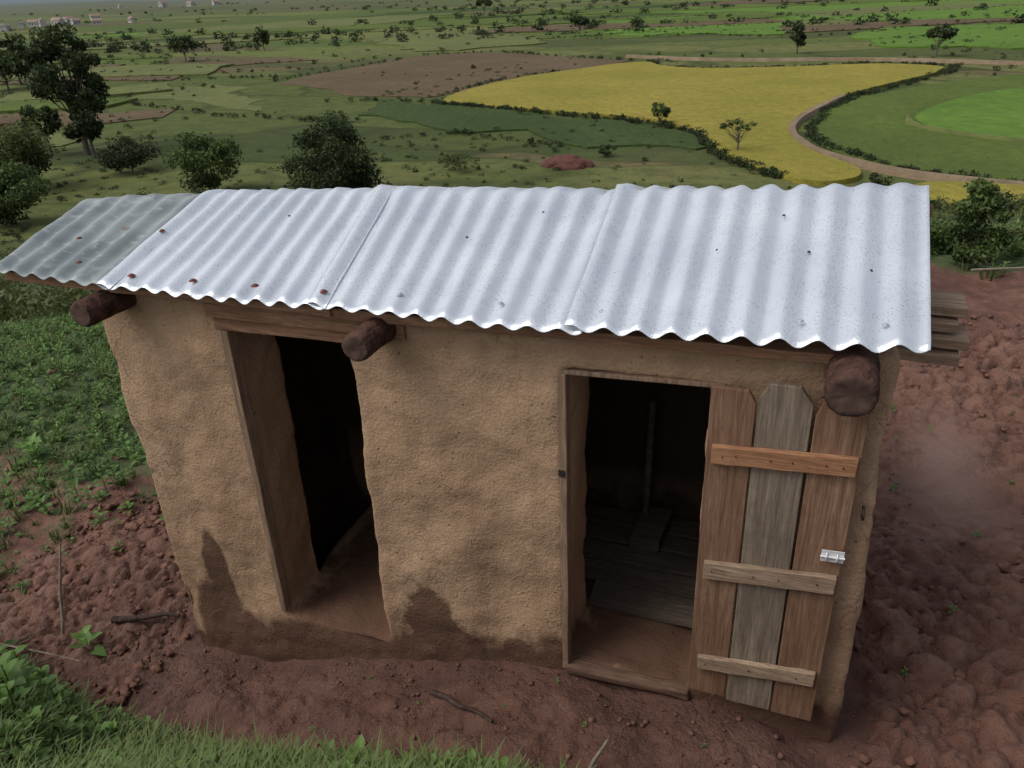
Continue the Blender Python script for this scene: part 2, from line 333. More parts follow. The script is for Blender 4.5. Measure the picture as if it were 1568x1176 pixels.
def smoothpoly(P,it=2,jit=.0,closed=True):
    for k in range(it):
        Q=[];n=len(P)
        for i in range(n if closed else n-1):
            a=P[i];b=P[(i+1)%n]
            Q+=[(a[0]*.75+b[0]*.25,a[1]*.75+b[1]*.25),(a[0]*.25+b[0]*.75,a[1]*.25+b[1]*.75)]
        P=Q if closed else [P[0]]+Q+[P[-1]]
    return P
def ragged(P,step,amp):
    out=[];n=len(P)
    for i in range(n):
        a=P[i];b=P[(i+1)%n];l=math.dist(a,b);m=max(1,int(l/step))
        for j in range(m):
            t=j/m; x=a[0]+(b[0]-a[0])*t; y=a[1]+(b[1]-a[1])*t
            out.append((x+float(fbm(x*.11,y*.11,3,71))*amp,y+float(fbm(x*.11+9,y*.11,3,73))*amp))
    return out
HS=[]
def field(name,pts,h,mat,jit=.3,it=1,rag=None):
    while any(abs(h-q)<.006 for q in HS): h+=.0065
    HS.append(h)
    P=smoothpoly(pts,it,0); P=ragged(P,rag or 3.,jit*5); bm=bmesh.new()
    top=[bm.verts.new((x,y,VAL+h)) for x,y in P]; bot=[bm.verts.new((x,y,VAL-.4)) for x,y in P]; n=len(P)
    bm.faces.new(top)
    for i in range(n): bm.faces.new((bot[i],bot[(i+1)%n],top[(i+1)%n],top[i]))
    bmesh.ops.triangulate(bm,faces=[f for f in bm.faces if len(f.verts)>4]); bmesh.ops.recalc_face_normals(bm,faces=bm.faces)
    me=bpy.data.meshes.new(name); bm.to_mesh(me); bm.free(); me.materials.append(mat)
    return link(bpy.data.objects.new(name,me))
YEL=[(-61.4,120.4),(-59.5,146.7),(-51.1,166.7),(-38.5,185.9),(-33.3,174.4),(-25.4,167.5),(-8.0,168.7),(7.3,174.7),(20.4,168.9),(18.5,160.4),(10.4,144.0),(2.5,128.6),(-1.9,112.7),(-3.5,100.0),(-2.9,93.7),(-0.7,86.5),(4.2,79.3),(4.4,75.2),(3.0,72.4),(0.3,71.9),(-1.9,73.3),(-8.1,82.0),(-11.0,88.7),(-13.6,96.7),(-19.0,104.4),(-27.8,108.0),(-38.7,112.0),(-49.7,115.9)]
field('ripe_rice_field',YEL,.45,F_yel,.2,2,1.5)
field('ripe_rice_field',[(7.6,73.9),(17.6,73.3),(24,72),(22,60),(14.7,61.8),(11.9,62.1),(8.3,65)],.45,F_yel,.1,2,1.5)
field('green_rice_field',dec('-10,980 3,1129 43,1266 129,1399 311,1597 420,1500 250,741 167,741 86,779 33,837 5,890'),.3,F_olv,.1,2)
field('young_rice_field',dec('102,1110 158,1226 278,1399 400,1350 300,938 200,938 134,988 104,1037'),.5,F_bri,.25,2)
field('ploughed_field',dec('-1138,1510 -1105,1854 -1067,2116 -877,2186 -565,1958 -396,1875 -519,1693 -608,1499 -638,1265 -705,1247 -902,1349'),.12,F_brn,.9)
for q in ('-971,3196 -1024,4028 -337,3814 -128,3052 -129,2516 -447,2775 -635,2658','9,2630 230,2840 700,2845 600,2009 178,2094 72,2245','-1654,2810 -1646,3236 -1043,2866 -786,2510 -1027,2254 -1192,2238','-1137,4619 -660,5277 62,4915 1100,4470 900,3168 49,3159 -510,4089'):
    field('young_rice_field',dec(q),.3,F_bri if q[0]!='-' or q.startswith('-971') or q.startswith('-1137') else F_lg,2.2)
field('pasture_field',dec('-3720,3666 -3620,4367 -3248,5225 -2344,5218 -2311,3956 -2585,3327 -2916,3133'),.2,F_lg,3)
field('bean_field',dec('-768,1220 -632,1203 -381,1102 -196,1033 -133,945 -105,851 -189,877 -343,912 -532,1002'),.22,F_dk,1.3)
field('pasture_field',dec('-1419,1343 -1251,1454 -956,1256 -896,1100 -1118,1164'),.05,F_lg,1.6,0)
rp=np.random.default_rng(5); mats=[F_lg,F_olv,F_brn,F_bri,F_lg,F_olv,F_dk]
def plot(a,r,i,mat,k=1.):
    cx_,cy_=-r*math.sin(a),r*math.cos(a); L_=r*rp.uniform(.08,.22)*k; W_=r*rp.uniform(.03,.07); th=.4+rp.uniform(-.35,.35)
    P=[(cx_+math.cos(th)*x_-math.sin(th)*y_,cy_+math.sin(th)*x_+math.cos(th)*y_) for x_,y_ in ((-L_,-W_),(-L_*.2,-W_*rp.uniform(.6,1.2)),(L_,-W_*rp.uniform(.3,1)),(L_*rp.uniform(.7,1),W_),(0,W_*rp.uniform(.6,1.2)),(-L_*rp.uniform(.6,1),W_*.8))]
    field('terrace_field',P,.06+i*.007,mat,r*.004,0,r*.03); return P
edges=[]
for i in range(60):
    a=rp.uniform(-.15,1.0); r=math.exp(rp.uniform(math.log(190),math.log(680)))
    if -160<-r*math.sin(a)<60 and r<275: continue
    P=plot(a,r,i,mats[rp.integers(0,7)])
    if r<420: edges.append(P)
for i,(a,r,m_) in enumerate([(.84,150,F_brn),(.95,135,F_lg),(.90,178,F_olv),(1.0,165,F_brn),(1.04,120,F_olv),(.84,195,F_lg)]): edges.append(plot(a,r,i,m_,.7))
def strip(name,P,wd,h,mat):
    P=smoothpoly(P,3,0,False); V=[];n=len(P)
    for i,(x,y) in enumerate(P):
        a=P[max(i-1,0)];b=P[min(i+1,n-1)];dx,dy=b[0]-a[0],b[1]-a[1];l=math.hypot(dx,dy);nx,ny=-dy/l,dx/l
        ww=wd*(.7+.6*float(vnoise(x*.5,y*.5,3)))/2
        V+=[(x-nx*(ww+.3),y-ny*(ww+.3),VAL-.3),(x-nx*ww,y-ny*ww,VAL+h),(x+nx*ww,y+ny*ww,VAL+h),(x+nx*(ww+.3),y+ny*(ww+.3),VAL-.3)]
    Fs=[(4*i+j,4*i+j+1,4*i+j+5,4*i+j+4) for i in range(n-1) for j in range(3)]
    return meshobj(name,V,Fs,mat)
PATH=dec('25,1272 -19,1111 -34,1009 -26,937 -3,862 37,807 85,761 166,734 260,720')
strip('dirt_path',PATH,.75,.62,F_path)
strip('dirt_path',dec('-457,1977 -224,1842 76,1850 332,1723 600,1650'),.8,.64,F_path)
strip('dirt_path',[(10.0,109.5),(9.8,104),(12.8,99),(20,93.2),(32,93)],.5,.6,F_lg)
# ------------------------------------------------------------ generic pieces
def boxv(x0,x1,y0,y1,z0,z1):
    return [(x0,y0,z0),(x1,y0,z0),(x1,y1,z0),(x0,y1,z0),(x0,y0,z1),(x1,y0,z1),(x1,y1,z1),(x0,y1,z1)]
BF=[(0,3,2,1),(4,5,6,7),(0,1,5,4),(1,2,6,5),(2,3,7,6),(3,0,4,7)]
def plank(name,P,thick,mat,parent,bev=.004,axis=1,wob=.0):
    V=[Vector(q) for q in P]; n=(V[1]-V[0]).cross(V[3]-V[0]).normalized()*thick
    vs=[*V,*[q-n for q in V]]
    F_=[(0,1,2,3),(7,6,5,4),(0,4,5,1),(1,5,6,2),(2,6,7,3),(3,7,4,0)]
    bm=bmesh.new(); b=[bm.verts.new(q) for q in vs]
    for f_ in F_: bm.faces.new([b[i] for i in f_])
    bmesh.ops.recalc_face_normals(bm,faces=bm.faces)
    bmesh.ops.subdivide_edges(bm,edges=[e for e in bm.edges if e.calc_length()>.25],cuts=7,use_grid_fill=True)
    for v in bm.verts:
        v.co+=Vector((random.uniform(-1,1),random.uniform(-.4,.4),random.uniform(-1,1)))*wob
    me=bpy.data.meshes.new(name); bm.to_mesh(me); bm.free(); me.materials.append(mat)
    o=bpy.data.objects.new(name,me); link(o,parent)
    if bev:
        md=o.modifiers.new('bevel','BEVEL'); md.width=bev; md.segments=2; md.angle_limit=math.radians(50)
    return o
def tube(pts,radii,seg=8):
    V=[];F_=[];n=len(pts);P_=[Vector(q) for q in pts]
    for i,q in enumerate(P_):
        d=(P_[min(i+1,n-1)]-P_[max(i-1,0)]).normalized()
        a=d.orthogonal().normalized() if i==0 else (pa-d*pa.dot(d)).normalized()
        pa=a; b=d.cross(a)
        for j in range(seg):
            t=2*math.pi*j/seg; V.append(q+(a*math.cos(t)+b*math.sin(t))*radii[i])
    for i in range(n-1):
        for j in range(seg):
            F_.append((i*seg+j,i*seg+(j+1)%seg,(i+1)*seg+(j+1)%seg,(i+1)*seg+j))
    return V,F_
# ------------------------------------------------------------ latrine building
B=empty('mud_latrine')
boxes=[(-3.46,-2.66,0,.40,-.95,1.93),(-1.95,-.90,0,.40,-.95,1.93),(-.275,.40,0,.40,-.95,1.93),
 (-2.75,-1.85,0,.40,1.735,1.93),(-1.0,-.2,0,.40,1.735,1.93),
 (-3.46,-3.16,.3,1.7,-.95,1.9),(.1,.36,.3,1.7,-.95,1.9),(-1.55,-1.32,.3,1.6,-.95,1.9),(-3.46,.36,1.45,1.7,-.95,1.88),
 (-2.75,-1.85,.0,1.6,-.95,-.16),(-1.0,-.2,.03,1.6,-.95,.03),
 (-3.44,-3.2,.5,1.4,1.8,2.03),(.14,.35,.5,1.4,1.8,2.1)]
V=[];F_=[]
for b in boxes:
    k=len(V); vv=boxv(*b)
    if b[1]>=.35: vv=[(x+(.055 if z<0 else -.035) if x>.3 else x,y,z) for x,y,z in vv]
    V+=vv; F_+=[tuple(i+k for i in f_) for f_ in BF]
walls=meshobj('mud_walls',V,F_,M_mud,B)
md=walls.modifiers.new('r','REMESH'); md.mode='VOXEL'; md.voxel_size=.024; md.use_smooth_shade=True
sm=walls.modifiers.new('s','SMOOTH'); sm.factor=.6; sm.iterations=2
for nm,size,st in (('big',.9,.09),('mid',.22,.030),('fine',.06,.012)):
    tx=bpy.data.textures.new(nm,'CLOUDS'); tx.noise_scale=size; tx.noise_depth=2
    d=walls.modifiers.new(nm,'DISPLACE'); d.texture=tx; d.strength=st; d.mid_level=.5; d.texture_coords='GLOBAL'
plank('floor_slab',[(-.9,.42,.075),(-.28,.42,.075),(-.28,.62,.075),(-.9,.62,.075)],.03,M_plank,B)
for i,(a,b_) in enumerate([(.63,.80),(.815,.98),(.995,1.15),(1.165,1.34)]):
    plank('floor_board_%d'%i,[(-1.25,a,.07),(.08,a+.01,.075),(.08,b_,.075),(-1.25,b_-.01,.07)],.03,M_plank,B,wob=.002)
plank('floor_block',[(-.78,.95,.16),(-.6,.95,.16),(-.58,1.3,.16),(-.76,1.3,.16)],.08,M_plank,B)
v,f_=tube([(-.74,1.22,.1),(-.73,1.26,.95)],[.024,.021]); meshobj('pole',v,f_,M_plank,B,True)
def sheet(name,fl,fr,bl,br,zf,zb,mat,waves,off,yf=-.15,crumple=.004,tilt=0.):
    nu=waves*10+1; vs=[];rows=[i/24 for i in range(25)]+[1+i/10 for i in range(1,11)]
    for j,t in enumerate(rows):
        for i in range(nu):
            q=i/(nu-1)
            if t<=1:
                x=(fl+(fr-fl)*q)*(1-t)+(bl+(br-bl)*q)*t; y=yf+(1.10)*t
                z=(zf[0]*(1-q)+zf[1]*q)*(1-t)+(zb[0]*(1-q)+zb[1]*q)*t
            else:
                r=t-1; x=bl+(br-bl)*q; y=yf+1.10+.95*r; z=(zb[0]*(1-q)+zb[1]*q)-.26*r
            amp=.0145*(1-.45*math.exp(-((t-1)/.06)**2))*(.7+.55*float(vnoise(x*2.2,y*2.2,5)))
            z+=amp*math.sin(2*math.pi*waves*q)+off+tilt*math.exp(-q/.03)
            cr=float(fbm(x*3.1+off*99,y*3.1,3,61)); z+=cr*crumple*2
            if t<=.001: y+=float(fbm(x*4,0.3,2,8))*.02
            if abs(t-1)<.03: z+=float(fbm(x*9,1.3,3,18))*.026; y+=float(fbm(x*7,2.3,3,19))*.03
            vs.append((x,y,z))
    fs=[(j*nu+i,j*nu+i+1,(j+1)*nu+i+1,(j+1)*nu+i) for j in range(len(rows)-1) for i in range(nu-1)]
    o=meshobj(name,vs,fs,mat,B,True); s=o.modifiers.new('t','SOLIDIFY'); s.thickness=.0025; s.offset=-1
    return o
sheet('roof_sheet_right',-.84,.438,-.90,.472,(1.972,2.035),(2.262,2.325),M_roof,10,.016,tilt=.016,crumple=.006)
sheet('roof_sheet_mid',-2.02,-.77,-2.25,-.80,(1.965,1.970),(2.22,2.265),M_roof,10,.006,tilt=.006,crumple=.006)
sheet('roof_sheet_left',-3.25,-1.93,-3.44,-2.15,(1.952,1.966),(2.145,2.222),M_roof,10,.002,tilt=.014,crumple=.005)
sheet('roof_sheet_old',-3.97,-3.16,-4.46,-3.38,(1.985,1.955),(2.05,2.148),M_old,6,-.003,crumple=.007)
def roofz(x,y):
    zf=np.interp(x,[-3.97,-3.2,-2,-.8,.44],[1.985,1.953,1.966,1.97,2.035]); zb=np.interp(x,[-4.5,-3.4,-2.2,-.85,.47],[2.055,2.146,2.222,2.264,2.325])
    t=(y+.15)/1.1; return float(zf*(1-t)+zb*t)
def nail(x,y,mat,r=.011):
    bm=bmesh.new(); bmesh.ops.create_uvsphere(bm,u_segments=10,v_segments=6,radius=r)
    for q in bm.verts: q.co.z*=.55
    bmesh.ops.create_cone(bm,cap_ends=True,segments=12,radius1=r*1.5,radius2=r*1.4,depth=.003,matrix=Matrix.Translation((0,0,-.003)))
    me=bpy.data.meshes.new('roof_nail'); bm.to_mesh(me); bm.free(); me.materials.append(mat)
    o=bpy.data.objects.new('roof_nail',me); o.location=(x,y,roofz(x,y)+.022); link(o,B)
for x in (-3.1,-2.72,-2.36,-1.99): nail(x,-.06,M_rust,.013)
for x in (-1.62,-1.15,-.72,-.42,.02,.30): nail(x,-.03,M_galv,.009)
for x,y in ((-.34,.42),(.02,.42),(.25,.3),(-.6,.45),(-1.5,.45),(-2.6,.6),(-.1,.7),(-1.2,.7)): nail(x,y,M_iron,.005)
for x,y in ((-3.5,.0),(-3.75,.25),(-3.3,.4)): nail(x,y,M_rust,.011)
plank('eave_board',[(-3.95,-.10,1.905),(-1.95,-.09,1.90),(-1.95,-.09,1.945),(-3.95,-.10,1.955)],.10,M_red,B,wob=.003)
plank('eave_board_b',[(-1.99,-.075,1.885),(.28,-.075,1.925),(.28,-.075,1.965),(-1.99,-.075,1.935)],.08,M_red,B,wob=.003)
plank('wall_plate',[(-2.72,-.035,1.80),(-1.62,-.035,1.80),(-1.62,-.035,1.875),(-2.72,-.035,1.885)],.05,M_red,B,wob=.002)
plank('lintel_board',[(-2.70,-.012,1.725),(-1.86,-.012,1.735),(-1.86,-.012,1.795),(-2.70,-.012,1.79)],.12,M_red,B,wob=.002)
plank('lintel_door',[(-.92,-.006,1.712),(-.22,-.006,1.738),(-.22,-.006,1.758),(-.92,-.006,1.732)],.12,M_mid,B,wob=.001)
for x,z,r in ((-3.26,1.845,.068),(-1.72,1.85,.066),(.222,1.905,.088)):
    yy=[-.27,-.255,-.1,.15,.5,1.0,1.4]; ra=[r*.9,r,r*1.02,r,r*.98,r*.97,r*.95]
    v,f_=tube([(x+.01*math.sin(q*7),q,z) for q in yy],ra,20)
    k=len(v); v.append(Vector((x,-.262,z))); fs=list(f_)+[(k,(j+1)%20,j) for j in range(20)]
    o=meshobj('roof_log',v,fs,[M_bark,M_cut],B,True,mi=[0]*len(f_)+[1]*20)
    tx=bpy.data.textures.new('bk','CLOUDS'); tx.noise_scale=.03; sb=o.modifiers.new('sub','SUBSURF'); sb.levels=2; sb.render_levels=2; sb.subdivision_type='SIMPLE'
    d=o.modifiers.new('d','DISPLACE'); d.texture=tx; d.strength=.012; d.texture_coords='GLOBAL'
plank('frame_post',[(-2.695,-.016,-.12),(-2.655,-.016,-.12),(-2.625,-.016,1.72),(-2.67,-.016,1.72)],.07,M_mid,B,wob=.003)
plank('frame_post_right',[(-.915,-.016,.0),(-.880,-.016,.0),(-.875,-.016,1.72),(-.91,-.016,1.715)],.06,M_mid,B,wob=.003)
M_thr=wood_mat('muddy_threshold',(.085,.048,.034),(.14,.082,.057),(.20,.125,.09))
plank('threshold',[(-.90,-.03,-.02),(-.26,-.03,.0),(-.26,-.03,.055),(-.90,-.03,.03)],.07,M_thr,B,.012,wob=.006)
D=empty('door_leaf'); D.parent=B
def board(name,xs,mat,zt,zbm,clip):
    bl,br,tl,tr=xs; y=-.10; c1,c2=clip
    out=[(bl,zbm),(br,zbm),(tr,zt-c2[1]),(tr-c2[0],zt),(tl+c1[0],zt),(tl,zt-c1[1])]
    Vv=[(x_,y,z_) for x_,z_ in out]+[(x_,y+.024,z_) for x_,z_ in out]; n=6
    Fc=[tuple(range(n)),tuple(range(2*n-1,n-1,-1))]+[(i,i+n,(i+1)%n+n,(i+1)%n) for i in range(n)]
    o=meshobj(name,Vv,Fc,mat,D); b=o.modifiers.new('b','BEVEL'); b.width=.003; b.segments=2; return o
board('plank_a',(-.262,-.092,-.268,-.098),M_redz,1.79,.17,((.012,.0),(.03,.05)))
board('plank_b',(-.083,.112,-.090,.105),M_grey,1.83,.155,((.035,.07),(.05,.07)))
board('plank_c',(.120,.295,.118,.300),M_redz,1.81,.15,((.035,.09),(.015,.0)))
def batten(name,x0,x1,z0,z1,h,mat):
    plank(name,[(x0,-.128,z0-h/2),(x1,-.128,z1-h/2),(x1+.004,-.128,z1+h/2),(x0-.002,-.128,z0+h/2)],.026,mat,D,wob=.0025)
batten('batten_top',-.245,.285,1.50,1.535,.082,M_batr)
batten('batten_mid',-.235,.285,.915,.965,.088,M_batten)
batten('batten_low',-.225,.275,.375,.43,.075,M_batten)
plank('latch_plate',[(.215,-.128,1.085),(.30,-.128,1.09),(.30,-.128,1.145),(.215,-.128,1.14)],.004,M_steel,D,.001)
v,f_=tube([(.212,-.134,1.113),(.303,-.134,1.118)],[.005,.005]); meshobj('latch_bolt',v,f_,M_steel,D,True)
for x in (.235,.275):
    v,f_=tube([(x,-.129,1.098),(x,-.140,1.103),(x,-.140,1.125),(x,-.129,1.13)],[.0035]*4); meshobj('latch_staple',v,f_,M_steel,D,True)
for (x,z) in ((-.2,1.5),(-.15,1.51),(-.02,1.515),(.06,1.52),(.18,1.53),(.24,1.53),(-.2,.92),(-.03,.935),(.07,.945),(.22,.96),(-.19,.38),(0,.40),(.2,.42)):
    v,f_=tube([(x,-.127,z),(x,-.132,z)],[.004,.003],6); meshobj('nail',v+[Vector((x,-.133,z))],f_+[(12,7+i,6+i) if i<5 else (12,6,11) for i in range(6)],M_iron,D)
v,f_=tube([(.345,-.03,1.27),(.345,-.07,1.275),(.345,-.07,1.305),(.345,-.03,1.31)],[.006]*4); meshobj('hasp',v,f_,M_iron,B,True)
plank('hinge',[(-.915,-.022,1.20),(-.885,-.022,1.20),(-.885,-.022,1.235),(-.915,-.022,1.235)],.004,M_iron,B,.001)
for i,(dx,zt) in enumerate([(0,1.55),(.03,1.615),(-.02,1.68),(.01,1.745)]):
    plank('purlin_board_%d'%i,[(.10,.90+i*.04,zt),(.73+dx,.88+i*.04,zt-.01),(.73+dx,.88+i*.04,zt+.04),(.10,.90+i*.04,zt+.05)],.2,M_batten,B,wob=.003)
plank('ridge_board',[(.2,.9,2.20),(.50,.9,2.22),(.50,.9,2.27),(.2,.9,2.25)],.05,M_red,B)
# ------------------------------------------------------------ foliage generators
def unit(n,r=R):
    v=r.normal(size=(n,3)); return v/np.linalg.norm(v,axis=1,keepdims=True)
def diamonds(C,size,asp=.45):
    n=len(C); a=unit(n); b=np.cross(a,unit(n)); b/=np.linalg.norm(b,axis=1,keepdims=True)
    s=(size*R.uniform(.6,1.3,n))[:,None]
    V=np.stack([C-a*s,C+b*s*asp,C+a*s,C-b*s*asp],1).reshape(-1,3)
    return V,np.arange(n*4).reshape(n,4)
def crown(centers,rads,n,size,asp=.45):
    m=len(centers); per=max(1,n//m); C=[];T=[]
    zs=[c[2] for c in centers]; z0,z1=min(zs),max(zs)+1e-3
    for c,r in zip(centers,rads):
        d=unit(per)*(R.uniform(0,1,per)**.45)[:,None]*np.array([r,r,r*.75])
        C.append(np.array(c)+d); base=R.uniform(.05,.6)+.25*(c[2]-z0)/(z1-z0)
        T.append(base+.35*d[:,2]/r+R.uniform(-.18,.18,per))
    C=np.concatenate(C);T=np.clip(np.concatenate(T),0,1)
    V,F=diamonds(C,size,asp); return V,F,np.repeat(T,4)
def tree(name,x,y,H,Wd,nc,nl,size,mat,th=.3,shape='round',seed=0,asp=.45,cr=.17,lean=0.,zb=None,trunkr=None):
    rr=np.random.default_rng(seed+100); z=(g1(x,y) if zb is None else zb)-.1
    tz=z+H*th; cz=(tz+z+H)/2; rz=(z+H-tz)/2
    cs=[];rs=[]
    for i in range(nc):
        d=rr.normal(size=3); d/=np.linalg.norm(d); q=rr.uniform(.35,1)**.6
        r=Wd*cr*rr.uniform(.6,1.35)
        px=d[0]*q*(Wd/2-r*.6); py=d[1]*q*(Wd/2-r*.6); pz=d[2]*q*(rz-r*.5)
        if shape=='umbrella': pz=abs(pz)*.9*(1-(px*px+py*py)/(Wd*Wd/4)*.5)
        if shape=='tall': k=1-.45*max(0,pz/rz); px*=k;py*=k
        cs.append((x+px+lean*(pz/rz),y+py,cz+pz)); rs.append(r)
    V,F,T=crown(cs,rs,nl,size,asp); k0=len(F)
    tr=trunkr or max(.03,H*.022); VV=[V];FF=[F];off=len(V);
    def add(pts,rad,seg=6):
        nonlocal off
        v,f=tube(pts,rad,seg); VV.append(np.array([tuple(q) for q in v]));FF.append(np.array(f)+off); off+=len(v)
    top=(x+lean*.3,y,tz+rz*.8)
    add([(x,y,z-.2),(x+.1*tr,y,z+H*th*.5),(x+lean*.1,y,tz),top],[tr*1.3,tr,tr*.8,tr*.3],8)
    for c in cs[:min(nc,26)]:
        h=rr.uniform(.1,.9); s=Vector((x+lean*.1*h,y,z+(tz-z)*(.75)+h*(rz*.6)))
        e=Vector(c); mid=s.lerp(e,.5)+Vector((0,0,-.04*H*(1 if e.z>s.z else -1)))
        add([s,mid,e],[tr*.42,tr*.26,tr*.08],5)
    V=np.concatenate(VV);F=np.concatenate(FF); mi=np.ones(len(F),int); mi[:k0]=0
    tint=np.zeros(len(V)); tint[:len(T)]=T
    return fastmesh(name,V,F,[mat,M_trunk],tint=tint,mi=mi)
tree('eucalyptus_tree',-86.6,73.6,15.6,9.5,34,9000,.30,M_leafdk,.30,'tall',1,cr=.15,lean=-.6)
tree('eucalyptus_tree',-84.0,72.2,8.6,6.5,14,3200,.28,M_leafdk,.22,'round',2)
tree('eucalyptus_tree',-91.5,72.5,7,5.5,12,2200,.28,M_leafdk,.25,'round',3)
tree('broadleaf_tree',-184,146,12,11,16,1600,.7,M_leafdk,.2,'round',4)
tree('broadleaf_tree',-176,136,9,13,14,1400,.7,M_leafdk,.15,'round',5)
tree('broadleaf_tree',-181.6,201.5,7.8,9.5,14,1100,.6,M_leafdk,.22,'umbrella',6)
tree('broadleaf_tree',-182,240.7,7.2,6.4,12,800,.55,M_leafdk,.25,'round',7)
tree('broadleaf_tree',-79.5,274.9,7.0,8.6,12,1000,.55,M_leafdk,.3,'umbrella',8)
tree('broadleaf_tree',-209,507,11,12,12,700,.9,M_leafdk,.25,'round',9)
tree('broadleaf_tree',-7.1,201.1,7.0,4.9,14,1400,.38,M_leafdk,.2,'tall',10)
tree('broadleaf_tree',20.4,189.6,6.6,6.2,14,1300,.38,M_leafdk,.3,'umbrella',12)
tree('broadleaf_tree',-19.3,101.4,3.3,2.8,12,1300,.15,M_leafmd,.25,'round',13)
tree('sparse_tree',-7.9,85.0,4.2,4.4,20,700,.14,M_leafye,.35,'umbrella',14,cr=.09)
tree('mango_tree',-37.8,54.3,8.9,7.8,30,13000,.17,M_leafdk,.05,'round',15,cr=.2)
tree('broadleaf_tree',-55,58.6,6.2,7.6,26,8000,.18,M_leafmd,.04,'round',16,cr=.17)
tree('broadleaf_tree',-76,56,7.4,9.5,22,6000,.22,M_leafye,.1,'round',17)
tree('broadleaf_tree',-64.7,44.4,5.6,8.2,22,6000,.20,M_leafmd,.06,'round',18)
tree('broadleaf_tree',-72,66,4.2,7,18,4000,.18,M_leafdk,.06,'round',29)
tree('broadleaf_tree',-48,43,3.6,6,18,4000,.16,M_leafye,.05,'round',30)
tree('leafy_bush',-34.5,72.5,2.2,4.6,14,1200,.11,M_leafye,.05,'umbrella',33)
tree('leafy_bush',-21.2,81.8,1.6,2.2,10,900,.11,M_leafdk,.05,'round',34)
tree('broadleaf_tree',4.4,63,3.2,3.4,12,1500,.13,M_leafdk,.1,'round',19)
tree('leafy_bush',1.98,7.6,1.22,.82,24,6500,.035,M_leafmd,.03,'round',20,cr=.17,trunkr=.016)
tree('leafy_bush',2.75,8.6,.62,.9,18,3200,.035,M_leafye,.03,'round',21,trunkr=.012)
tree('leafy_bush',1.6,8.6,.7,.9,14,2600,.035,M_leafmd,.03,'round',22,trunkr=.012)
tree('leafy_bush',3.4,7.6,.35,.7,12,1600,.03,M_leafmd,.03,'round',23,trunkr=.01)
# ---- scatter: many small things joined in one mesh
def scatter(name,temps,inst,mats,smooth=False):
    VV=[];FF=[];TT=[];off=0
    ti,x,y,z,rot,s,tn=inst
    for k,(tv,tf,tt) in enumerate(temps):
        m=np.where(ti==k)[0]
        if not len(m): continue
        c,sn=np.cos(rot[m]),np.sin(rot[m]); n=len(tv)
        vx=(tv[None,:,0]*c[:,None]-tv[None,:,1]*sn[:,None])*s[m][:,None]+x[m][:,None]
        vy=(tv[None,:,0]*sn[:,None]+tv[None,:,1]*c[:,None])*s[m][:,None]+y[m][:,None]
        vz=tv[None,:,2]*s[m][:,None]+z[m][:,None]
        VV.append(np.stack([vx,vy,vz],-1).reshape(-1,3))
        FF.append((tf[None]+(np.arange(len(m))*n)[:,None,None]+off).reshape(-1,tf.shape[1]))
        TT.append(np.clip(tt[None,:]*.5+tn[m][:,None]*.6,0,1).reshape(-1)); off+=len(m)*n
    return fastmesh(name,np.concatenate(VV),np.concatenate(FF),mats,smooth=smooth,tint=np.concatenate(TT))
def mkinst(xy,nt,s0,s1,dz=0.,lo=.1,hi=.9):
    n=len(xy); return (R.integers(0,nt,n),xy[:,0],xy[:,1],ground(xy[:,0],xy[:,1])+dz,R.uniform(0,6.28,n),R.uniform(s0,s1,n),R.uniform(lo,hi,n))
def shrub_t(n,size,flat=.8):
    cs=[(R.uniform(-.35,.35),R.uniform(-.35,.35),R.uniform(.15,.6)*flat) for i in range(5)]
    V,F,T=crown(cs,[.33]*5,n,size,.5); return (V,F,T)
def grass_t(nb,h=1.,spread=.3):
    V=[];F=[];T=[]
    for i in range(nb):
        a=random.uniform(0,6.28); r=random.uniform(0,spread); bx,by=r*math.cos(a),r*math.sin(a)
        l=random.uniform(.4,1)*h; bend=random.uniform(.2,1.1)*l; w=.026*random.uniform(.8,1.8); a2=a+random.uniform(-.8,.8)
        px,py=-math.sin(a2)*w,math.cos(a2)*w
        pts=[(bx,by,-.05),(bx+math.cos(a2)*bend*.3,by+math.sin(a2)*bend*.3,l*.6),(bx+math.cos(a2)*bend,by+math.sin(a2)*bend,l*random.uniform(.6,.95))]
        k=len(V)
        for j,(q,ww) in enumerate(zip(pts,(1,.85,.12))): V+= [(q[0]-px*ww,q[1]-py*ww,q[2]),(q[0]+px*ww,q[1]+py*ww,q[2])]; T+=[.2+.4*j]*2
        F+=[(k,k+1,k+3,k+2),(k+2,k+3,k+5,k+4)]
    return np.array(V),np.array(F),np.array(T)
def leafgeo(o,d,up,L,Wd,droop):
    d=d.normalized(); side=d.cross(up).normalized(); u2=side.cross(d).normalized(); V=[];prof=((0,.12),(.3,.9),(.62,.85),(1,.04))
    for t,wd in prof:
        c=o+d*(L*t)-Vector((0,0,1))*(droop*L*t*t); 
        V+=[c-side*(Wd*wd)+u2*(Wd*wd*.35),c,c+side*(Wd*wd)+u2*(Wd*wd*.35)]
    F=[(3*i+j,3*i+j+1,3*i+j+4,3*i+j+3) for i in range(3) for j in range(2)]
    return V,F
